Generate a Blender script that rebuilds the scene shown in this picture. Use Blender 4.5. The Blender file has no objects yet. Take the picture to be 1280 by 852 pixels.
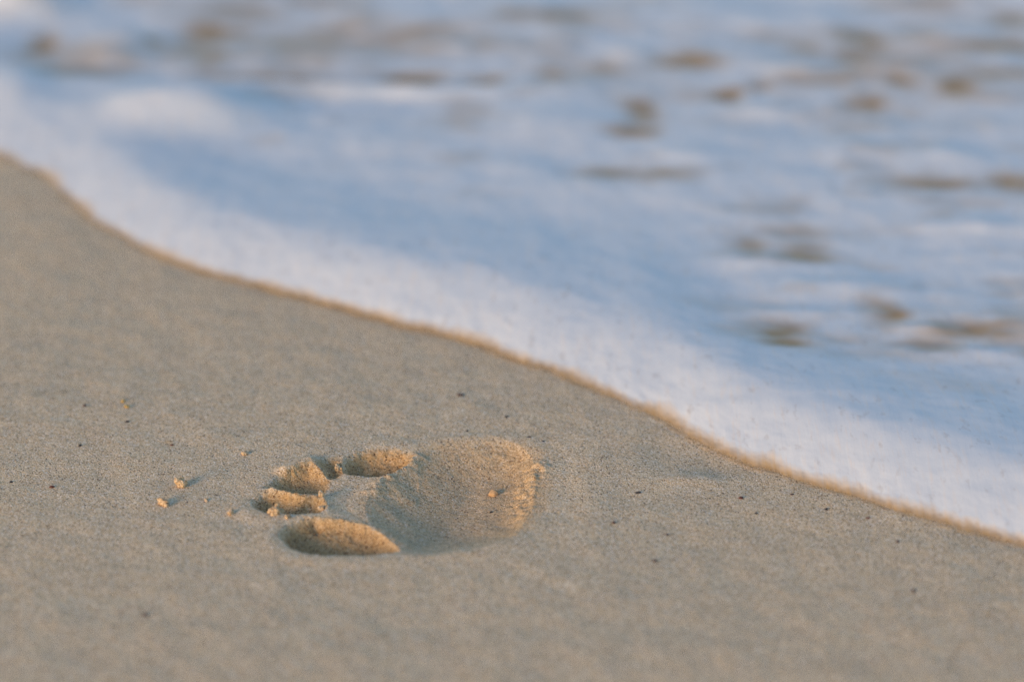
import bpy, math, random
import numpy as np
from mathutils import Vector, noise as mnoise

random.seed(7)
rng = np.random.default_rng(11)
SC = bpy.context.scene
COL = SC.collection
R = math.radians

# ------------------------------------------------------------------ camera
W0, H0 = 1280.0, 852.0
LENS, SENSOR = 100.0, 36.0
F = LENS / SENSOR * W0
PITCH = R(23.0)
CAM_Z = 0.56
cam_d = bpy.data.cameras.new("camera")
cam = bpy.data.objects.new("camera", cam_d)
COL.objects.link(cam)
cam.location = (0, 0, CAM_Z)
cam.rotation_euler = (math.pi / 2 - PITCH, 0, 0)
cam_d.lens = LENS
cam_d.sensor_width = SENSOR
cam_d.clip_start = 0.01
cam_d.clip_end = 5000
SC.camera = cam


def at(u, v, z=0.0):
    """place on the level z seen at photo pixel (u, v)"""
    a, b = (u - W0 / 2) / F, (H0 / 2 - v) / F
    dy = math.cos(PITCH) + b * math.sin(PITCH)
    dz = -math.sin(PITCH) + b * math.cos(PITCH)
    k = (z - CAM_Z) / dz
    return (a * k, dy * k)


def slant(u, v):
    b = (H0 / 2 - v) / F
    return CAM_Z / (math.sin(PITCH) - b * math.cos(PITCH))     # depth along the view axis


cam_d.dof.use_dof = True
cam_d.dof.focus_distance = slant(520, 592)
cam_d.dof.aperture_fstop = 3.4
cam_d.dof.aperture_blades = 9

# ------------------------------------------------------------------ numpy noise
_perm = np.random.default_rng(5).permutation(512)
_val = np.random.default_rng(6).random(512) * 2 - 1
_ga = np.random.default_rng(8).random(512) * 2 * math.pi


def _hash(ix, iy):
    return _perm[(_perm[ix & 511] + iy) & 511]


def perlin(x, y):
    ix, iy = np.floor(x).astype(np.int64), np.floor(y).astype(np.int64)
    fx, fy = x - ix, y - iy
    u = fx * fx * fx * (fx * (fx * 6 - 15) + 10)
    v = fy * fy * fy * (fy * (fy * 6 - 15) + 10)

    def g(jx, jy, dx, dy):
        a = _ga[_hash(jx, jy)]
        return np.cos(a) * dx + np.sin(a) * dy
    n00, n10 = g(ix, iy, fx, fy), g(ix + 1, iy, fx - 1, fy)
    n01, n11 = g(ix, iy + 1, fx, fy - 1), g(ix + 1, iy + 1, fx - 1, fy - 1)
    return ((n00 * (1 - u) + n10 * u) * (1 - v) + (n01 * (1 - u) + n11 * u) * v) * 1.5


def fbm(x, y, oct=3, gain=0.5):
    s, a, t = 0, 1.0, 0
    for i in range(oct):
        s = s + a * perlin(x * 2 ** i + 17.3 * i, y * 2 ** i - 9.1 * i)
        t += a
        a *= gain
    return s / t


def sstep(x, a, b):
    t = np.clip((x - a) / (b - a), 0, 1)
    return t * t * (3 - 2 * t)


def poly_sd(px, py, poly):
    """signed distance to a closed polygon, positive inside"""
    P = np.array(poly)
    Q = np.roll(P, -1, axis=0)
    d2 = np.full(px.shape, 1e9)
    inside = np.zeros(px.shape, bool)
    for (ax, ay), (bx, by) in zip(P, Q):
        ex, ey = bx - ax, by - ay
        t = np.clip(((px - ax) * ex + (py - ay) * ey) / (ex * ex + ey * ey + 1e-12), 0, 1)
        d2 = np.minimum(d2, (px - ax - t * ex) ** 2 + (py - ay - t * ey) ** 2)
        c = ((ay > py) != (by > py)) & (px < (bx - ax) * (py - ay) / (by - ay + 1e-15) + ax)
        inside ^= c
    d = np.sqrt(d2)
    return np.where(inside, d, -d)


def smooth_poly(poly, n=3):
    P = np.array(poly, float)
    for _ in range(n):
        Q = np.roll(P, -1, axis=0)
        P = np.stack([0.75 * P + 0.25 * Q, 0.25 * P + 0.75 * Q], 1).reshape(-1, 2)
    return P


def line_d(px, py, pts):
    d2 = np.full(px.shape, 1e9)
    for (ax, ay), (bx, by) in zip(pts[:-1], pts[1:]):
        ex, ey = bx - ax, by - ay
        t = np.clip(((px - ax) * ex + (py - ay) * ey) / (ex * ex + ey * ey + 1e-12), 0, 1)
        d2 = np.minimum(d2, (px - ax - t * ex) ** 2 + (py - ay - t * ey) ** 2)
    return np.sqrt(d2)


# ------------------------------------------------------------------ node helpers
def new_mat(name):
    m = bpy.data.materials.new(name)
    m.use_nodes = True
    nt = m.node_tree
    nt.nodes.clear()
    return m, nt


class N:
    def __init__(s, nt):
        s.nt = nt

    def n(s, typ, **kw):
        nd = s.nt.nodes.new(typ)
        ins = kw.pop('ins', {})
        for k, v in kw.items():
            setattr(nd, k, v)
        for k, v in ins.items():
            if isinstance(v, bpy.types.NodeSocket):
                s.nt.links.new(v, nd.inputs[k])
            else:
                nd.inputs[k].default_value = v
        return nd

    def math(s, op, a, b=0.0, clamp=False):
        nd = s.nt.nodes.new('ShaderNodeMath')
        nd.operation = op
        nd.use_clamp = clamp
        for i, v in enumerate((a, b)):
            if isinstance(v, bpy.types.NodeSocket):
                s.nt.links.new(v, nd.inputs[i])
            else:
                nd.inputs[i].default_value = v
        return nd.outputs[0]

    def mix(s, fac, a, b, typ='MIX'):
        nd = s.nt.nodes.new('ShaderNodeMix')
        nd.data_type = 'RGBA'
        nd.blend_type = typ
        for sock, v in ((nd.inputs[0], fac), (nd.inputs[6], a), (nd.inputs[7], b)):
            if isinstance(v, bpy.types.NodeSocket):
                s.nt.links.new(v, sock)
            else:
                sock.default_value = v if not isinstance(v, tuple) else (*v, 1.0)[:4]
        return nd.outputs[2]

    def ramp(s, fac, stops, interp='LINEAR'):
        nd = s.nt.nodes.new('ShaderNodeValToRGB')
        nd.color_ramp.interpolation = interp
        el = nd.color_ramp.elements
        while len(el) < len(stops):
            el.new(0.5)
        for e, (p, c) in zip(el, stops):
            e.position = p
            e.color = (*c, 1.0)
        s.nt.links.new(fac, nd.inputs[0])
        return nd.outputs[0]

    def rng(s, v, a, b, c=0.0, d=1.0):
        nd = s.nt.nodes.new('ShaderNodeMapRange')
        nd.clamp = True
        s.nt.links.new(v, nd.inputs[0])
        for i, x in enumerate((a, b, c, d)):
            nd.inputs[i + 1].default_value = x
        return nd.outputs[0]


def sand_material(name, damp_base=0.0, bump=1.0):
    m, nt = new_mat(name)
    k = N(nt)
    pos = k.n('ShaderNodeNewGeometry').outputs['Position']
    wn = k.n('ShaderNodeTexNoise', ins={'Vector': pos, 'Scale': 900.0, 'Detail': 1.0})
    off = k.n('ShaderNodeVectorMath', operation='SCALE', ins={0: wn.outputs['Color'], 'Scale': 0.0004})
    wp = k.n('ShaderNodeVectorMath', operation='ADD', ins={0: pos, 1: off.outputs[0]}).outputs[0]
    v1 = k.n('ShaderNodeTexVoronoi', ins={'Vector': wp, 'Scale': 1750.0})
    v2 = k.n('ShaderNodeTexVoronoi', ins={'Vector': wp, 'Scale': 950.0})
    sep1 = k.n('ShaderNodeSeparateColor', ins={0: v1.outputs['Color']})
    sep2 = k.n('ShaderNodeSeparateColor', ins={0: v2.outputs['Color']})
    grains = k.ramp(sep1.outputs[0], [
        (0.0, (0.18, 0.115, 0.075)), (0.08, (0.48, 0.325, 0.19)), (0.28, (0.66, 0.48, 0.275)),
        (0.52, (0.755, 0.558, 0.338)), (0.70, (0.69, 0.53, 0.36)), (0.84, (0.80, 0.635, 0.41)),
        (1.0, (0.92, 0.79, 0.65))])
    # odd larger grains: dark, rusty and pale ones
    big = k.ramp(sep2.outputs[1], [
        (0.0, (0.05, 0.04, 0.035)), (0.35, (0.16, 0.08, 0.045)), (0.55, (0.55, 0.33, 0.14)), (0.8, (0.78, 0.72, 0.62))],
        'CONSTANT')
    core = k.rng(v2.outputs['Distance'], 0.30, 0.48, 1.0, 0.0)
    bigf = k.math('MULTIPLY', k.math('LESS_THAN', sep2.outputs[0], 0.035), core)
    col = k.mix(bigf, grains, big)
    # broad mottling of the beach
    n1 = k.n('ShaderNodeTexNoise', ins={'Vector': pos, 'Scale': 55.0, 'Detail': 4.0})
    mot = k.ramp(n1.outputs[0], [(0.3, (0.94, 0.94, 0.945)), (0.7, (1.04, 1.035, 1.02))])
    col = k.mix(1.0, col, mot, 'MULTIPLY')
    n3 = k.n('ShaderNodeTexNoise', ins={'Vector': pos, 'Scale': 240.0, 'Detail': 2.0})
    mot2 = k.ramp(n3.outputs[0], [(0.3, (0.95, 0.95, 0.955)), (0.7, (1.04, 1.035, 1.02))])
    col = k.mix(1.0, col, mot2, 'MULTIPLY')
    # freshly opened damp sand is deeper and yellower; also painted sun on ball wall
    at_ = k.n('ShaderNodeAttribute', attribute_name='damp')
    damp = k.math('ADD', at_.outputs['Fac'], damp_base, True)
    col = k.mix(k.math('MULTIPLY', damp, 0.9), col, k.mix(1.0, col, (0.71, 0.59, 0.42), 'MULTIPLY'))
    # grain relief
    r1 = k.math('MULTIPLY', v1.outputs['Distance'], -0.55)
    r2 = k.math('MULTIPLY', k.math('MULTIPLY', core, k.math('LESS_THAN', sep2.outputs[0], 0.16)), 0.55)
    n2 = k.n('ShaderNodeTexNoise', ins={'Vector': pos, 'Scale': 420.0, 'Detail': 3.0})
    h = k.math('ADD', k.math('ADD', r1, r2), k.math('MULTIPLY', n2.outputs[0], 0.45))
    bp = k.n('ShaderNodeBump', ins={'Height': h, 'Strength': 1.0, 'Distance': 0.00034 * bump})
    bs = k.n('ShaderNodeBsdfPrincipled', ins={'Base Color': col, 'Roughness': 0.82,
                                              'Specular IOR Level': 0.25, 'Normal': bp.outputs[0]})
    out = k.n('ShaderNodeOutputMaterial', ins={'Surface': bs.outputs[0]})
    return m


M_SAND = sand_material('sand')
M_CLUMP = sand_material('damp_sand', 0.55, 0.9)


def plain_grain(name, c1, c2, rough=0.5):
    m, nt = new_mat(name)
    k = N(nt)
    pos = k.n('ShaderNodeNewGeometry').outputs['Position']
    n1 = k.n('ShaderNodeTexNoise', ins={'Vector': pos, 'Scale': 1600.0, 'Detail': 3.0})
    col = k.ramp(n1.outputs[0], [(0.35, c1), (0.68, c2)])
    bp = k.n('ShaderNodeBump', ins={'Height': n1.outputs[0], 'Strength': 0.6, 'Distance': 0.0002})
    bs = k.n('ShaderNodeBsdfPrincipled', ins={'Base Color': col, 'Roughness': rough, 'Normal': bp.outputs[0]})
    k.n('ShaderNodeOutputMaterial', ins={'Surface': bs.outputs[0]})
    return m


M_BLACK = plain_grain('black_grain', (0.010, 0.008, 0.008), (0.035, 0.026, 0.024))
M_BROWN = plain_grain('brown_grain', (0.045, 0.022, 0.014), (0.12, 0.06, 0.035))
M_RED = plain_grain('rusty_grain', (0.05, 0.012, 0.006), (0.20, 0.055, 0.02))
M_YELL = plain_grain('yellow_grain', (0.45, 0.27, 0.05), (0.62, 0.42, 0.12))
M_TAN = plain_grain('tan_grain', (0.50, 0.30, 0.14), (0.66, 0.43, 0.22), 0.7)

# ------------------------------------------------------------------ shoreline
shore_px = [(-260, 60), (-160, 126), (-80, 168), (0, 202), (40, 218), (75, 246), (105, 276), (150, 304), (200, 327), (250, 345), (300, 357),
            (350, 370), (400, 382), (450, 398), (500, 412), (550, 422), (600, 436), (650, 458), (700, 475),
            (750, 493), (800, 517), (850, 542), (880, 559), (900, 572), (950, 588), (1000, 604), (1050, 622),
            (1100, 637), (1150, 650), (1200, 664), (1280, 688), (1360, 716), (1440, 735), (1600, 790), (1800, 840)]
shore = np.array([at(u, v) for u, v in shore_px])
o_ = np.argsort(shore[:, 0])
shore = shore[o_]
_first, _last = shore[0], shore[-1]
sx = np.concatenate([[-60, -3], shore[:, 0], [3, 60]])
sy = np.concatenate([[_first[1] + 12, _first[1] + 1.4], shore[:, 1], [_last[1] - 1.2, _last[1] - 8]])
# resample + smooth so the shoreline runs without corners
_fx = np.linspace(-1.6, 1.6, 3201)
_fy = np.interp(_fx, sx, sy)
_ker = np.exp(-0.5 * (np.arange(-24, 25) / 8.0) ** 2)
_ker /= _ker.sum()
_fy = np.convolve(np.pad(_fy, 24, mode='edge'), _ker, 'valid')


def shore_y(x):
    y = np.interp(x, _fx, _fy)
    return np.where(np.abs(x) > 1.5, np.interp(x, sx, sy), y)


def shore_cos(x):
    e = 0.03
    s = (shore_y(x + e) - shore_y(x - e)) / (2 * e)
    return 1 / np.sqrt(1 + s * s)


# ------------------------------------------------------------------ footprint outlines (on the sand level)
def plan(px):
    return smooth_poly([at(u, v) for u, v in px], 2)


BIG_TOE = plan([(350, 667), (360, 655), (384, 647), (412, 645), (448, 650), (477, 660), (497, 676), (500, 686),
                (470, 691), (425, 694), (385, 691), (360, 682)])
SECOND_TOE = plan([(316, 627), (326, 619), (345, 614), (375, 617), (404, 620), (412, 632), (404, 639), (372, 642),
                   (338, 641), (322, 636)])
MIDDLE_TOE = plan([(334, 608), (348, 596), (368, 587), (388, 582), (404, 589), (416, 601), (410, 611), (388, 619),
                   (358, 617), (340, 614)])
FOURTH_TOE = plan([(391, 582), (404, 575), (421, 573), (431, 579), (431, 590), (418, 598), (404, 594)])
LITTLE_TOE = plan([(425, 582), (438, 569), (462, 562), (494, 562), (517, 566), (520, 573), (506, 583), (486, 592),
                   (456, 594), (434, 591)])
BALL = plan([(514, 574), (540, 561), (578, 555), (622, 554), (648, 558), (668, 571), (674, 590), (674, 612), (668, 636),
             (648, 660), (616, 675), (570, 684), (518, 687), (494, 680), (474, 662), (458, 640), (460, 618), (482, 597)])
HEELWARD = plan([(600, 556), (660, 555), (705, 566), (722, 592), (726, 622), (714, 648), (680, 661), (640, 668), (600, 660)])
MOUND = plan([(400, 600), (440, 590), (485, 592), (470, 612), (462, 640), (478, 662), (440, 650), (402, 644), (396, 620)])


def ridge_line(px):
    return [at(u, v) for u, v in px]


CRACK = ridge_line([(676, 580), (664, 592), (655, 606), (650, 622), (652, 634)])
LIP = ridge_line([(524, 571), (500, 586), (478, 602), (466, 612)])
TOE_CREST = ridge_line([(344, 612), (360, 617), (380, 621), (402, 624), (404, 634)])
MID_CREST = ridge_line([(360, 590), (388, 580), (406, 588)])


def bowl(sd, depth, wall, p=1.0):
    t = np.clip((sd + wall * 0.18) / wall, 0, 1)
    s = t * t * (3 - 2 * t)
    return depth * s ** p


def sand_parts(x, y):
    """height of the sand and which print each place belongs to"""
    h = 0.0016 * fbm(x / 0.16, y / 0.16, 3) + 0.0006 * fbm(x / 0.022 + 5, y / 0.022, 3)
    near = np.clip(1 - (np.hypot(x, y - 1.2) - 0.35) / 0.2, 0, 1)
    h = h + near * 0.00014 * fbm(x / 0.0022, y / 0.0022, 3, 0.7)
    damp = np.zeros_like(x)
    own = np.zeros(x.shape, np.int8)
    box = (x > -0.16) & (x < 0.09) & (y > 1.0) & (y < 1.36)
    if box.any():
        bx, by = x[box], y[box]
        wob = 0.0013 * fbm(bx / 0.009, by / 0.009, 3) + 0.0004 * fbm(bx / 0.003 + 9, by / 0.003, 2)
        dep, ow, damp_sun = np.zeros_like(bx), np.zeros(bx.shape, np.int8), np.zeros_like(bx)
        sds = {}
        for i, (poly, D, wl, p) in enumerate([(BALL, 0.0105, 0.036, 0.8), (BIG_TOE, 0.0120, 0.0150, 0.9), (SECOND_TOE, 0.0075, 0.012, 0.9),
                                        (MIDDLE_TOE, 0.0064, 0.0150, 0.9), (FOURTH_TOE, 0.0042, 0.010, 1.0), (LITTLE_TOE, 0.0085, 0.014, 0.9)], 1):
            sd = poly_sd(bx, by, poly) + wob
            sds[i] = sd
            ow = np.where((sd > 0.0002) & ((ow == 0) | (sd > sds.get('best', -1))), i, ow).astype(np.int8)
            sds['best'] = np.maximum(sds.get('best', -np.ones_like(sd)), sd)
            if i == 1:      # steeper where the heel side was cut, gentle elsewhere
                wl = 0.050 - 0.021 * sstep(bx, at(600, 630)[0], at(655, 630)[0])
            d = bowl(sd, D, wl, p)
            c0 = poly.mean(axis=0)
            ext = (poly.max(axis=0) - poly.min(axis=0)) / 2
            tl = ((bx - c0[0]) / ext[0] * -0.5 + (by - c0[1]) / ext[1] * -0.85)
            if i == 1:
                tb = 0.20 * (bx - c0[0]) / ext[0] - 0.16 * (by - c0[1]) / ext[1]
                d = d * np.clip(1 + tb, 0.3, 1.6)
            else:       # toes dig in: a ramp falling from the far rim to a steep near wall
                y1, y0 = poly[:, 1].max(), poly[:, 1].min()
                fr = np.clip((y1 - by - 0.12 * (bx - c0[0])) / (y1 - y0), 0, 1.1)
                d = D * (0.12 + 1.1 * fr ** 0.8) * sstep(sd, -0.0018, wl * 0.45)
            dep = np.where(d > dep, d, dep)
            if i > 1:
                damp_sun = np.maximum(damp_sun, sstep(sd, -0.002, 0.003))
            else:
                damp_sun = np.maximum(damp_sun, sstep(sd, -0.010, 0.004) * (0.45 + 0.25 * sstep(bx, at(600, 630)[0], at(650, 630)[0])))  # ball damp, with sun warmth painted stronger into the right wall
        hw = poly_sd(bx, by, HEELWARD)
        dep = np.maximum(dep, 0.0030 * sstep(hw, -0.010, 0.030))
        md = poly_sd(bx, by, MOUND)
        base = np.maximum(dep, 0.0020 * sstep(md, -0.010, 0.014))
        # crests pushed up by the toes
        up = 0.0012 * np.exp(-(line_d(bx, by, LIP) / 0.0045) ** 2) * (1 + 1.0 * fbm(bx / 0.006, by / 0.006 + 2, 2))
        up += 0.0019 * np.exp(-(line_d(bx, by, TOE_CREST) / 0.0035) ** 2) * (1 + 0.8 * fbm(bx / 0.006, by / 0.006, 2))
        up += 0.0030 * np.exp(-(line_d(bx, by, MID_CREST) / 0.0045) ** 2)
        cr = line_d(bx, by, CRACK)
        up += 0.0013 * np.exp(-(cr / 0.006) ** 2) * (1 + 1.3 * fbm(bx / 0.005, by / 0.005, 2))
        # soft raised rim around the whole print
        rim = np.maximum.reduce([sds[i] for i in range(1, 7)])
        up += 0.0006 * np.exp(-((rim + 0.006) / 0.006) ** 2)
        # crumbly broken sand on the steep walls
        toes = np.maximum.reduce([sds[i] for i in range(2, 7)])
        rough = np.maximum(sstep(toes, -0.003, 0.002), 0.25 * sstep(sds[1], -0.003, 0.002) * (1 - sstep(sds[1], 0.008, 0.02)))
        cr2 = 0.0007 * fbm(bx / 0.0042, by / 0.0042, 2) + 0.0004 * fbm(bx / 0.0018, by / 0.0018 + 3, 2)
        fine = 0.00015 * fbm(bx / 0.0075 + 2, by / 0.0035, 3)
        # wavy skid marks where the ball of the foot rolled off
        skid = 0.0004 * np.sin(bx / 0.0042 * 0.8 + by / 0.0042 + 2.5 * fbm(bx / 0.02, by / 0.02, 2)) * sstep(sds[1], 0.0, 0.006) * (1 - sstep(sds[1], 0.016, 0.028)) * (bx < at(520, 620)[0])
        hole = 0.004 * np.exp(-(np.hypot(bx - at(395, 651)[0], by - at(395, 651)[1]) / 0.0022) ** 2)
        h[box] += -base + up + rough * cr2 + fine * sstep(rim, 0, 0.01) + skid - hole
        damp[box] = damp_sun
        ow = np.where((ow == 0) & ((rim > -0.006) | (md > -0.002)), 9, ow)
        own[box] = ow
    # shallow drag hollow by the wave edge
    a = at(905, 588)
    b = at(845, 566)
    q = line_d(x, y, [b, a])
    h = h - 0.0013 * np.exp(-(q / 0.018) ** 2)
    a = at(878, 598)
    h = h + 0.0010 * np.exp(-((x - a[0]) / 0.02) ** 2 - ((y - a[1]) / 0.007) ** 2)
    # sand sinks gently under the water, the beach climbs behind the camera
    d = (y - shore_y(x)) * shore_cos(x)
    h = h - 0.04 * np.clip(d - 0.02, 0, None) - 0.004 * sstep(d, 0.0, 0.05)
    h = h + 0.05 * np.clip(-d - 1.2, 0, 60)
    return h, damp, own


def axis(segs):
    out = [segs[0][0]]
    for a, b, n in segs:
        out += list(np.linspace(a, b, n + 1)[1:])
    return np.array(out)


def geo(a, b, first):
    """steps growing geometrically from a to b"""
    out, s, x = [], first, a
    sg = 1 if b > a else -1
    while (b - x) * sg > s:
        x += sg * s
        out.append(x)
        s *= 1.3
    out.append(b)
    return out


xs = axis([(-0.30, -0.14, 200), (-0.14, 0.055, 420), (0.055, 0.30, 260)])
xs = np.concatenate([geo(-0.30, -60, 0.002)[::-1], xs, geo(0.30, 60, 0.002)])
ys = axis([(0.90, 1.09, 190), (1.09, 1.29, 380), (1.29, 1.62, 260)])
ys = np.concatenate([geo(0.90, -60, 0.002)[::-1], ys, geo(1.62, 60, 0.003)])


def grid_mesh(X, Y):
    ny, nx = X.shape
    idx = np.arange(nx * ny).reshape(ny, nx)
    q = np.stack([idx[:-1, :-1], idx[:-1, 1:], idx[1:, 1:], idx[1:, :-1]], -1).reshape(-1, 4)
    return q


def grid_normals(X, Y, Z):
    zx = np.gradient(Z, axis=1) / np.gradient(X, axis=1)
    dY = np.gradient(Y, axis=0)
    zy = np.gradient(Z, axis=0) / dY
    n = np.stack([-zx, -zy, np.ones_like(zx)], -1)
    return n / np.linalg.norm(n, axis=-1, keepdims=True)


def build_mesh(name, co, quads, attrs={}, normals=None, mat=None):
    used = np.unique(quads)
    remap = np.full(co.shape[0], -1, np.int64)
    remap[used] = np.arange(used.size)
    q = remap[quads].astype(np.int32)
    me = bpy.data.meshes.new(name)
    me.vertices.add(used.size)
    me.vertices.foreach_set('co', co[used].astype(np.float32).ravel())
    me.loops.add(q.size)
    me.loops.foreach_set('vertex_index', q.ravel())
    me.polygons.add(len(q))
    me.polygons.foreach_set('loop_start', np.arange(0, q.size, q.shape[1], dtype=np.int32))
    me.polygons.foreach_set('use_smooth', np.ones(len(q), bool))
    me.update(calc_edges=True)
    for k, v in attrs.items():
        a = me.attributes.new(k, 'FLOAT', 'POINT')
        a.data.foreach_set('value', v[used].astype(np.float32))
    if normals is not None:
        me.normals_split_custom_set_from_vertices(normals[used].tolist())
    if mat:
        me.materials.append(mat)
    return me


def link(name, me, parent=None, loc=None):
    o = bpy.data.objects.new(name, me)
    COL.objects.link(o)
    if parent:
        o.parent = parent
    if loc is not None:
        o.location = loc
    return o


def tag(o, label=None, cat=None, group=None, kind=None):
    for k, v in (('label', label), ('category', cat), ('group', group), ('kind', kind)):
        if v:
            o[k] = v
    return o


# ------------------------------------------------------------------ sand and footprint
X, Y = np.meshgrid(xs, ys)
Z, DAMP_SUN, OWN = sand_parts(X, Y)
NRM = grid_normals(X, Y, Z).reshape(-1, 3)
quads = grid_mesh(X, Y)
CO = np.stack([X, Y, Z], -1).reshape(-1, 3)
fown = OWN.reshape(-1)[quads]
fo = np.max(np.where(fown == 9, 0, fown), axis=1)
fo = np.where(fo > 0, fo, np.where((fown == 9).all(axis=1), 9, 0))
damp_sun_v = DAMP_SUN.reshape(-1)
sand = link('sand', build_mesh('sand', CO, quads[fo == 0], {'damp': damp_sun_v}, NRM, M_SAND))
tag(sand, kind='structure')

ORG = np.array([*at(500, 630), -0.015])
COF = CO - ORG


def z_at(x, y):
    h, _, _ = sand_parts(np.array([x], float), np.array([y], float))
    return float(h[0])


foot = link('footprint', build_mesh('footprint', COF, quads[fo == 9], {'damp': damp_sun_v}, NRM, M_SAND), loc=ORG)
tag(foot, 'bare footprint pressed into the damp sand beside the foam edge, toes pointing left', 'footprint')
TOES = {2: 'toe_print', 3: 'toe_print', 4: 'toe_print', 5: 'toe_print', 6: 'toe_print'}
TOE_LABEL = {2: 'deep big toe print nearest the camera', 3: 'second toe print with a crumbled clump in it',
             4: 'middle toe print with a steep sunlit wall', 5: 'smallest shallow toe print', 6: 'long little toe print farthest from the camera'}
ball = link('ball_print', build_mesh('ball_print', COF, quads[fo == 1], {'damp': damp_sun_v}, NRM, M_SAND), foot)
for i, nm in TOES.items():
    o = link(nm, build_mesh(nm, COF, quads[fo == i], {'damp': damp_sun_v}, NRM, M_SAND), foot)
    o['label'] = TOE_LABEL[i]

# ------------------------------------------------------------------ foam
HOLES = [  # photo place, half sizes, strength: openings in the foam where sandy water shows
    (55, 66, 22, 16, 1.0), (92, 104, 55, 11, .8), (150, 96, 40, 10, .45), (270, 47, 38, 9, .85), (362, 64, 34, 13, .7), (265, 82, 26, 18, .7),
    (345, 107, 55, 8, .85), (420, 109, 30, 6, .6), (262, 100, 30, 8, .5), (522, 104, 30, 9, .95), (604, 105, 22, 7, .85), (195, 60, 16, 7, .6),
    (648, 27, 20, 9, .7), (706, 29, 26, 8, .6), (300, 20, 60, 12, .4), (440, 40, 60, 18, .4), (530, 45, 40, 8, .35),
    (862, 85, 32, 16, .75), (750, 95, 26, 9, .6), (690, 102, 22, 9, .55), (802, 150, 22, 16, .95), (803, 174, 26, 7, .9),
    (910, 131, 18, 9, .95), (952, 119, 20, 7, .7), (1010, 68, 20, 9, .7), (1076, 56, 28, 13, .95), (1082, 78, 40, 12, .8),
    (1085, 138, 26, 12, .9), (1122, 114, 20, 9, .8), (1192, 119, 24, 13, .9), (1248, 71, 42, 9, .85), (1262, 35, 24, 15, .6), (1150, 10, 60, 10, .4),
    (1020, 114, 40, 7, .5), (1250, 105, 40, 8, .6),
    (1176, 240, 44, 9, 1.0), (1266, 238, 30, 11, .85), (758, 226, 36, 9, .75), (822, 229, 34, 6, .5), (1215, 265, 50, 6, .3),
    (932, 319, 20, 12, .7), (1012, 328, 36, 10, .65), (960, 275, 60, 8, .3), (1106, 404, 24, 15, .95), (968, 430, 42, 12, .9),
    (986, 446, 36, 8, .95), (915, 437, 40, 10, .5), (1215, 426, 52, 12, .9), (1160, 446, 44, 10, .7), (1040, 438, 60, 10, .35),
    (1260, 445, 40, 12, .45), (1100, 455, 160, 14, .22), (1190, 500, 120, 16, .2), (905, 398, 60, 14, .3), (1050, 300, 120, 10, .2),
    (1180, 400, 120, 20, .2), (400, 62, 190, 30, .46), (1100, 90, 170, 45, .26), (800, 110, 110, 36, .2), (95, 85, 80, 26, .52), (230, 75, 60, 26, .42), (1060, 160, 160, 24, .14),
]
LUMPS = [  # raised foam
    (240, 152, 95, 26, .026), (30, 12, 60, 22, .028), (15, 130, 40, 40, .010), (140, 82, 45, 12, .010), (150, 60, 50, 12, .008), (400, 122, 240, 9, .009),
    (790, 75, 28, 10, .010), (1120, 95, 40, 8, .007), (990, 100, 40, 8, .008), (960, 150, 60, 9, .008), (680, 165, 90, 20, .009),
    (1190, 205, 60, 14, .009), (1060, 200, 80, 14, .008), (1220, 295, 70, 10, .006), (960, 340, 60, 8, .005), (1060, 370, 90, 12, .006),
    (1150, 425, 40, 7, .006), (1200, 455, 70, 9, .006), (860, 205, 60, 10, .006), (1000, 405, 90, 8, .005), (850, 60, 60, 8, .006), (560, 70, 70, 8, .006),
    (430, 80, 60, 8, .006), (1180, 60, 40, 9, .007),
]


LUMPS = LUMPS[:6] + [(a, b, c, d, 0.55 * e) for a, b, c, d, e in LUMPS[6:]]


def splat(x, y, table):
    s = np.zeros_like(x)
    for u, v, a, b, w in table:
        cx, cy = at(u, v)
        k = slant(u, v) / F
        g = 1.25 if table is HOLES else 1.0
        rx, ry = g * a * k, g * b * k / math.sin(PITCH)
        s = np.maximum(s, w * np.exp(-((x - cx) / rx) ** 2 - ((y - cy) / ry) ** 2)) if w > 0.03 or table is HOLES else s + w * np.exp(-((x - cx) / rx) ** 2 - ((y - cy) / ry) ** 2)
    return s


fx = axis([(-0.55, 0.55, 760)])
fx = np.concatenate([geo(-0.55, -60, 0.003)[::-1], fx, geo(0.55, 60, 0.003)])
ft = axis([(-0.004, 0.04, 88), (0.04, 0.20, 160), (0.20, 1.3, 360)])
ft = np.concatenate([ft, geo(1.3, 3.6, 0.006)])
FX, FT = np.meshgrid(fx, ft)
FY = shore_y(FX) + FT
FC = shore_cos(FX)
SA = FX * 0.72 - FY * 0.69                       # runs along the shore
FD = FT * FC
FD = FD + (0.0030 * fbm(SA / 0.05, SA * 0 + 5, 2) + 0.0026 * fbm(FX / 0.016, FY / 0.03, 4, 0.6)) * sstep(0.05 - np.abs(FD), 0, 0.04) - 0.0004


def front(d, s):
    d = np.clip(d, 0, None)
    hmax = 0.0128 + 0.003 * fbm(s / 0.25, s * 0 + 3, 2)
    hmax = hmax * (0.62 + 0.38 * sstep(s, -1.35, -0.95))
    rise = hmax * (1 - (1 - np.clip(d / 0.064, 0, 1)) ** 2.0)
    back = sstep(d, 0.050, 0.165)
    return rise * (1 - 0.66 * back)


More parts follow.
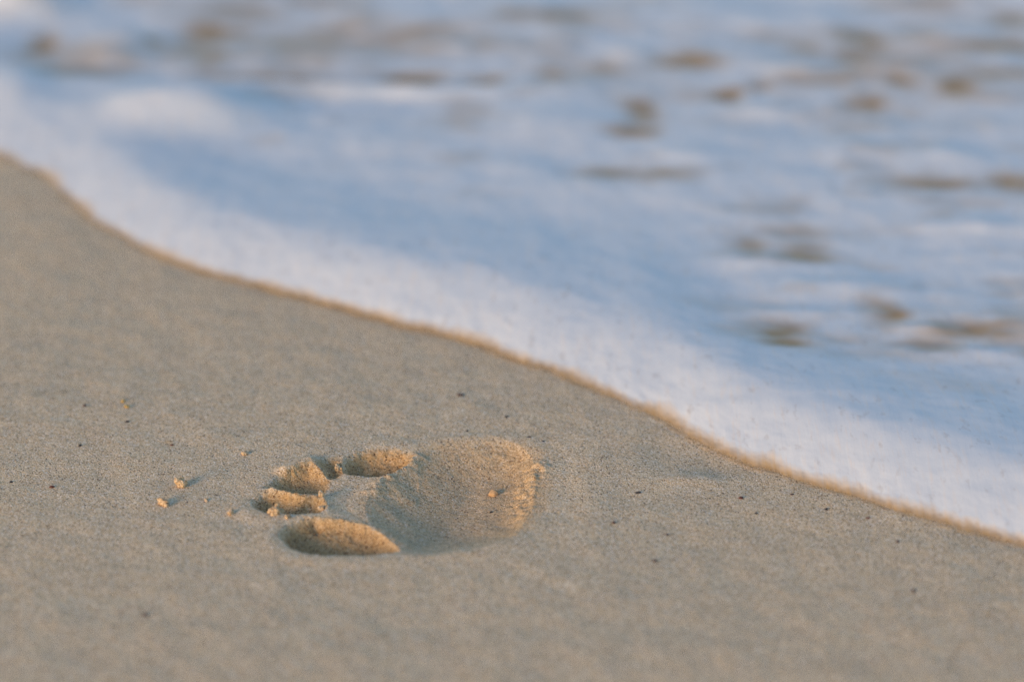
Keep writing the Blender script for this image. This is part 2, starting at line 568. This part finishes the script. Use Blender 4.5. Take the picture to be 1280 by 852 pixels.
FH = front(FD, SA)
back = sstep(FD, 0.10, 0.22)
far = sstep(FY, 1.5, 2.1)
swell = 0.0045 * fbm(FX / 0.17 + 3, FY / 0.10, 2) + 0.0022 * fbm(FX / 0.07, FY / 0.045 + 7, 3) + 0.0007 * fbm(FX / 0.026, FY / 0.018, 2)
FH = FH + back * swell * (0.6 + 0.7 * far) + 0.0009 * fbm(FX / 0.03, FY / 0.03, 3) * sstep(FD, 0.004, 0.03)
FH = FH + 0.7 * splat(FX, FY, LUMPS) * sstep(FD, 0.02, 0.1)
WRP = 0.008 + 0.008 * far
HO = splat(FX + WRP * fbm(FX / 0.035, FY / 0.03, 3, 0.6), FY + WRP * fbm(FX / 0.04 + 4, FY / 0.03, 3, 0.6), HOLES)
HO = HO * (1 + 0.55 * fbm(FX / 0.028 + 8, FY / 0.020, 3))
HO = HO * sstep(FD, 0.06, 0.12)
FH = FH - 0.0015 * HO
FH = 0.0014 * sstep(FD, 0.015, 0.06) + np.maximum(FH, 0.0006) - 0.004 * sstep(-FD, 0.0, 0.004) 
FLVL = -0.04 * np.clip(FD - 0.02, 0, 0.0)
FZ = FH + FLVL
# soft mottled thinning of the old foam behind the front
THIN = HO * (0.98 + 0.35 * far) + back * (0.30 * sstep(fbm(FX / 0.06 + 1, FY / 0.035, 3), 0.0, 0.5) + (0.10 + 0.22 * far) * sstep(fbm(FX / 0.11 + 21, FY / 0.07, 4, 0.6), -0.1, 0.4))
LIPW = 0.0105 * np.clip(1 + 1.1 * fbm(SA / 0.05, SA * 0 + 2, 4, 0.65), 0.35, 2)
LIPA = np.clip(1 - (FD + 0.0012 * fbm(FX / 0.004, FY / 0.008, 3, 0.7)) / LIPW, 0, 1)
EDGE = sstep(FD + 0.0026 * fbm(FX / 0.0026, FY / 0.008 + 5, 3, 0.8), -0.0025, 0.0090)


def foam_material():
    m, nt = new_mat('sea_foam')
    k = N(nt)
    pos = k.n('ShaderNodeNewGeometry').outputs['Position']
    # foam is drawn out in fine threads by the surge
    mp = k.n('ShaderNodeMapping', ins={'Vector': pos, 'Rotation': (0, 0, R(-8)), 'Scale': (480.0, 45.0, 45.0)})
    st = k.n('ShaderNodeTexNoise', ins={'Vector': mp.outputs[0], 'Scale': 1.0, 'Detail': 4.0, 'Roughness': 0.65})
    nb = k.n('ShaderNodeTexNoise', ins={'Vector': pos, 'Scale': 90.0, 'Detail': 5.0, 'Roughness': 0.6})
    vb = k.n('ShaderNodeTexVoronoi', ins={'Vector': pos, 'Scale': 520.0})
    c1 = k.ramp(st.outputs[0], [(0.25, (0.69, 0.715, 0.725)), (0.5, (0.735, 0.755, 0.755)), (0.75, (0.77, 0.78, 0.775))])
    c2 = k.ramp(nb.outputs[0], [(0.3, (0.955, 0.96, 0.965)), (0.65, (1.0, 1.0, 1.0))])
    col = k.mix(1.0, c1, c2, 'MULTIPLY')
    # stray sand carried in the foam
    sp = k.n('ShaderNodeTexNoise', ins={'Vector': k.n('ShaderNodeMapping', ins={'Vector': pos, 'Scale': (260.0, 110.0, 110.0)}).outputs[0], 'Scale': 1.0, 'Detail': 3.0})
    spf = k.rng(sp.outputs[0], 0.60, 0.78, 0.0, 0.5)
    col = k.mix(spf, col, (0.46, 0.42, 0.38))
    lip = k.n('ShaderNodeAttribute', attribute_name='lip').outputs['Fac']
    edge = k.n('ShaderNodeAttribute', attribute_name='edge').outputs['Fac']
    thin = k.n('ShaderNodeAttribute', attribute_name='thin').outputs['Fac']
    lip2 = k.math('ADD', lip, k.math('MULTIPLY', k.math('SUBTRACT', st.outputs[0], 0.5), 0.7))
    lf = k.rng(lip2, 0.02, 0.92)
    col = k.mix(lf, col, (0.74, 0.455, 0.17))
    # thin foam over brown water
    thn = k.math('ADD', thin, k.math('MULTIPLY', k.math('SUBTRACT', nb.outputs[0], 0.5), 0.35))
    tf = k.rng(thn, 0.08, 0.92, 0.0, 1.0)
    slur = k.ramp(nb.outputs[0], [(0.3, (0.34, 0.20, 0.085)), (0.7, (0.50, 0.32, 0.15))])
    col = k.mix(tf, col, slur)
    rgh = k.rng(tf, 0.0, 1.0, 0.6, 0.42)
    hb = k.math('ADD', k.math('MULTIPLY', st.outputs[0], 0.8), k.math('ADD', nb.outputs[0], k.math('MULTIPLY', vb.outputs['Distance'], -0.3)))
    bp = k.n('ShaderNodeBump', ins={'Height': hb, 'Strength': 0.6, 'Distance': 0.00014})
    bs = k.n('ShaderNodeBsdfPrincipled', ins={'Base Color': col, 'Roughness': rgh, 'Specular IOR Level': 0.2, 'Normal': bp.outputs[0],
                                              'Subsurface Weight': 0.0, 'Subsurface Radius': (1.0, 1.0, 1.0), 'Subsurface Scale': 0.006})
    tr = k.n('ShaderNodeBsdfTransparent')
    op = k.math('MULTIPLY', edge, 1.0, True)
    mx = k.n('ShaderNodeMixShader', ins={0: op, 1: tr.outputs[0], 2: bs.outputs[0]})
    k.n('ShaderNodeOutputMaterial', ins={'Surface': mx.outputs[0]})
    return m


fq = grid_mesh(FX, FY)
FCO = np.stack([FX, FY, FZ], -1).reshape(-1, 3)
foam = link('sea_foam', build_mesh('sea_foam', FCO, fq, {'lip': LIPA.ravel(), 'edge': EDGE.ravel(), 'thin': THIN.ravel()}, None, foam_material()))
tag(foam, 'white foam sheet of a spent wave sliding up the sand', 'foam', kind='stuff')


# ------------------------------------------------------------------ water under and beyond the foam
def water_material():
    m, nt = new_mat('sandy_water')
    k = N(nt)
    pos = k.n('ShaderNodeNewGeometry').outputs['Position']
    n1 = k.n('ShaderNodeTexNoise', ins={'Vector': pos, 'Scale': 26.0, 'Detail': 4.0})
    col = k.ramp(n1.outputs[0], [(0.3, (0.36, 0.225, 0.105)), (0.7, (0.52, 0.335, 0.16))])
    mp = k.n('ShaderNodeMapping', ins={'Vector': pos, 'Scale': (40.0, 70.0, 40.0)})
    nb = k.n('ShaderNodeTexNoise', ins={'Vector': mp.outputs[0], 'Scale': 1.0, 'Detail': 3.0})
    bp = k.n('ShaderNodeBump', ins={'Height': nb.outputs[0], 'Strength': 0.6, 'Distance': 0.004})
    bs = k.n('ShaderNodeBsdfPrincipled', ins={'Base Color': col, 'Roughness': 0.35, 'IOR': 1.33, 'Specular IOR Level': 0.12, 'Normal': bp.outputs[0]})
    k.n('ShaderNodeOutputMaterial', ins={'Surface': bs.outputs[0]})
    return m


wx = np.concatenate([geo(-0.5, -900, 0.02)[::-1], np.linspace(-0.5, 0.5, 160), geo(0.5, 900, 0.02)])
wt = np.concatenate([[0.02, 0.03, 0.045, 0.06], np.linspace(0.08, 1.6, 150), geo(1.6, 1500, 0.02)])
WX, WT = np.meshgrid(wx, wt)
WY = np.interp(WX, sx, sy) * 0 + shore_y(WX) + WT
WD = WT * shore_cos(WX)
WZ = 0.0004 + 0.0003 * fbm(WX / 0.06, WY / 0.05, 2) * sstep(WD, 0.03, 0.1)
WZ = WZ - 0.002 * (1 - sstep(WD, 0.01, 0.04))
water = link('water', build_mesh('water', np.stack([WX, WY, WZ], -1).reshape(-1, 3), grid_mesh(WX, WY), {}, None, water_material()))
tag(water, kind='structure')

# ------------------------------------------------------------------ loose bits lying on the sand
import bmesh


def grain_mesh(name, mat, r, seed, lumps=0, flat=0.7, rough=0.18, sub=3, spread=0.8):
    """an irregular stone, or with lumps a clump of stuck sand; radius r (x, y), base at z=0"""
    rs = random.Random(seed)
    bm = bmesh.new()
    bmesh.ops.create_icosphere(bm, subdivisions=sub, radius=1.0)
    off = Vector((rs.random() * 50, rs.random() * 50, rs.random() * 50))
    balls = []
    for _ in range(lumps):
        a = rs.random() * 2 * math.pi
        e = rs.uniform(-0.2, 1.0)
        q = rs.uniform(0.25, spread)
        balls.append((Vector((math.cos(a) * math.cos(e) * q, math.sin(a) * math.cos(e) * q, math.sin(e) * q)), rs.uniform(0.28, 0.5)))
    for v in bm.verts:
        d = v.co.normalized()
        rad = 0.62 if lumps else 1.0
        for c, br in balls:
            b = d.dot(c)
            disc = b * b - c.length_squared + br * br
            if disc > 0:
                rad = max(rad, b + math.sqrt(disc))
        rad *= 1 + rough * mnoise.noise(d * 2.3 + off) + 0.5 * rough * mnoise.noise(d * 6.0 + off)
        v.co = d * rad
    for v in bm.verts:
        v.co = Vector((v.co.x * r[0], v.co.y * r[1], max(v.co.z, -0.55) * flat * min(r)))
    zmin = min(v.co.z for v in bm.verts)
    for v in bm.verts:
        v.co.z -= zmin
    me = bpy.data.meshes.new(name)
    bm.to_mesh(me)
    bm.free()
    me.polygons.foreach_set('use_smooth', [True] * len(me.polygons))
    me.materials.append(mat)
    return me


def bit(name, u, v, wpx, hpx, mat, label, cat, group, lumps=0, flat=0.8, rough=0.22, turn=0.0, seed=1, sub=3, spread=0.8, sink=0.18):
    if name == 'dark_speck':
        wpx, hpx, sink = wpx * 0.88, hpx * 0.88, 0.35
    x, y = at(u, v)
    z = z_at(x, y)
    if z < -0.002:
        for _ in range(3):
            x, y = at(u, v, z)
            z = z_at(x, y)
    k = slant(u, v) / F
    rx = wpx * k / 2
    ry = max(hpx, 0.6 * wpx * 0.6) * k / 2 * 1.3
    me = grain_mesh(name, mat, (rx, ry), seed, lumps, flat, rough, sub, spread)
    hgt = max(p.co.z for p in me.vertices)
    o = link(name, me, loc=(x, y, z - sink * hgt))
    o.rotation_euler = (0, 0, turn)
    tag(o, label, cat, group)
    return o


GC = 'damp clumps of sand lying loose'
bit('sand_clump', 226, 607, 16, 15, M_CLUMP, 'largest loose peaked orange sand clump, well left of the toe prints', 'clump', GC, 9, 1.25, 0.15, 0.4, 3, 4)
bit('sand_clump', 204, 630, 21, 10, M_CLUMP, 'long low orange sand clump just below left of the peaked clump', 'clump', GC, 8, 1.0, 0.15, -0.5, 5, 4)
bit('sand_clump', 289, 642, 10, 10, M_CLUMP, 'small round orange sand clump left of the big toe print', 'clump', GC, 5, 1.0, 0.12, 0.0, 8, 4)
bit('sand_clump', 258, 626, 6, 7, M_CLUMP, 'tiny faint sand crumb between the peaked clump and the round clump', 'clump', GC, 4, 0.8, 0.12, 0.0, 9)
bit('sand_clump', 343, 641, 21, 18, M_CLUMP, 'knobbly pale sand clump sitting in the second toe print', 'clump', GC, 11, 1.15, 0.15, 0.2, 12, 4, 0.85)
bit('sand_clump', 306, 568, 11, 7, M_CLUMP, 'flat sand clump on the smooth sand above the toe prints', 'clump', GC, 5, 0.8, 0.12, 0.3, 14)
bit('sand_clump', 422, 583, 13, 13, M_CLUMP, 'crumbly sand lump between the fourth and little toe prints', 'clump', GC, 7, 1.1, 0.15, 0.0, 17, 4)
bit('sand_clump', 403, 633, 11, 13, M_CLUMP, 'crumb of orange sand at the right end of the second toe print', 'clump', GC, 6, 1.1, 0.15, 0.0, 19, 4)
bit('sand_clump', 357, 613, 9, 8, M_CLUMP, 'crumb of sand on the crest right behind the knobbly clump', 'clump', GC, 5, 1.0, 0.15, 0.0, 21)
bit('sand_clump', 402, 621, 11, 10, M_CLUMP, 'crumb of sand on the crest above the right end of second toe print', 'clump', GC, 5, 1.0, 0.15, 0.0, 22)
bit('sand_clump', 359, 648, 9, 7, M_CLUMP, 'soft crumb of sand on the flat between big and second toe prints', 'clump', GC, 4, 0.8, 0.15, 0.0, 24)
bit('pebble', 617, 618, 12, 9, M_TAN, 'rounded orange pebble inside the ball of the footprint', 'pebble', None, 0, 0.9, 0.2, 0.2, 31)

GD = 'dark specks scattered on the sand'
darks = [
    (798, 616, 10, 4, M_BLACK, 'long black speck on the sand right of the footprint', 0.05),
    (926, 622, 7, 5, M_RED, 'rusty red speck on the sand below the wave edge', 0.0),
    (945, 641, 5, 4, M_BLACK, 'small black speck just below right of the rusty red speck', 0.3),
    (1033, 636, 5, 5, M_BLACK, 'round black speck close under the foam on the right', 0.0),
    (1085, 647, 7, 3, M_RED, 'flat reddish speck under the foam right of the round black speck', 0.2),
    (990, 618, 6, 3, M_BROWN, 'thin brown speck between the rusty red speck and the foam', 0.3),
    (1122, 677, 5, 5, M_BROWN, 'blurred brown speck below the foam near the right edge', 0.0),
    (1142, 739, 7, 6, M_BROWN, 'out of focus brown speck in the lower right foreground', 0.0),
    (767, 654, 6, 5, M_BROWN, 'brown speck below the long black speck', 0.0),
    (818, 701, 7, 5, M_BROWN, 'blurred brown speck in the foreground below right of the footprint', 0.0),
    (65, 608, 8, 5, M_RED, 'dark red brown speck alone near the left edge', 0.2),
    (159, 528, 7, 4, M_BLACK, 'wide black speck in the sand at upper left below the yellow grains', 0.1),
    (106, 508, 6, 5, M_BROWN, 'dark blurred speck left of the yellow grains', 0.0),
    (100, 557, 5, 4, M_BLACK, 'small black speck below the dark blurred speck on the left', 0.0),
    (215, 556, 6, 3, M_RED, 'small red brown speck above the peaked sand clump', 0.2),
    (575, 494, 10, 5, M_BROWN, 'wide dark speck on the sand midway between footprint and foam', 0.0),
    (633, 522, 5, 5, M_BLACK, 'round black speck just above the ball of the footprint', 0.0),
    (661, 547, 7, 2.5, M_BLACK, 'thin black splinter at the far rim of the footprint', 0.25),
    (679, 552, 3.5, 3.5, M_BLACK, 'tiny black speck right of the thin splinter', 0.0),
    (584, 539, 3.5, 3.5, M_BLACK, 'tiny black speck above the far rim left of the round one', 0.0),
    (614, 640, 5, 4, M_BLACK, 'black speck inside the ball print under the orange pebble', 0.0),
    (182, 768, 9, 6, M_BROWN, 'out of focus dark speck alone in the lower left foreground', 0.0),
    (14, 601, 5, 4, M_BLACK, 'black speck at the extreme left edge of the sand', 0.0),
    (834, 668, 5, 4, M_BROWN, 'dull brown speck between two others in the right foreground', 0.0),
]
for i, (u, v, w, h, m, lab, tn) in enumerate(darks):
    bit('dark_speck', u, v, w, h, m, lab, 'speck', GD, 0, 0.75, 0.3, tn, 40 + i, 2)
GY = 'yellow grains at the upper left'
bit('yellow_grain', 159, 510, 7, 8, M_YELL, 'larger yellow grain on the sand at upper left', 'grain', GY, 3, 0.8, 0.2, 0.2, 80)
bit('yellow_grain', 154, 503, 5, 5, M_YELL, 'smaller yellow grain just above the larger one', 'grain', GY, 0, 0.8, 0.3, 0.0, 81)

# ------------------------------------------------------------------ light
SUN_EL, SUN_AZ = R(13.0), math.atan2(-0.70, -0.72)        # towards the sun: behind the camera on the left
to_sun = Vector((math.cos(SUN_AZ) * math.cos(SUN_EL), math.sin(SUN_AZ) * math.cos(SUN_EL), math.sin(SUN_EL)))
sd = bpy.data.lights.new('sun', 'SUN')
sd.energy = 1.75
sd.angle = R(19)
sd.color = (1.0, 0.63, 0.33)
so = bpy.data.objects.new('sun', sd)
COL.objects.link(so)
so.rotation_euler = to_sun.to_track_quat('Z', 'Y').to_euler()
so.location = (0, 0, 5)

wd = bpy.data.worlds.new('World')
SC.world = wd
wd.use_nodes = True
nt = wd.node_tree
bg = nt.nodes['Background']
sky = nt.nodes.new('ShaderNodeTexSky')
sky.sky_type = 'NISHITA'
sky.sun_disc = False
sky.sun_elevation = SUN_EL
sky.sun_rotation = math.pi / 2 - SUN_AZ
sky.air_density = 1.0
sky.dust_density = 0.5
sky.ozone_density = 1.9
nt.links.new(sky.outputs[0], bg.inputs[0])
bg.inputs[1].default_value = 0.15

vs = SC.view_settings
vs.view_transform = 'Standard'
vs.look = 'None'
vs.gamma = 1.0
vs.use_curve_mapping = False
vs.exposure = 0.66
SC.render.engine = 'CYCLES'
SC.cycles.use_denoising = True
SC.cycles.denoiser = 'OPENIMAGEDENOISE'
SC.cycles.denoising_prefilter = 'NONE'
SC.cycles.use_adaptive_sampling = False
SC.cycles.max_bounces = 6
SC.cycles.transparent_max_bounces = 8
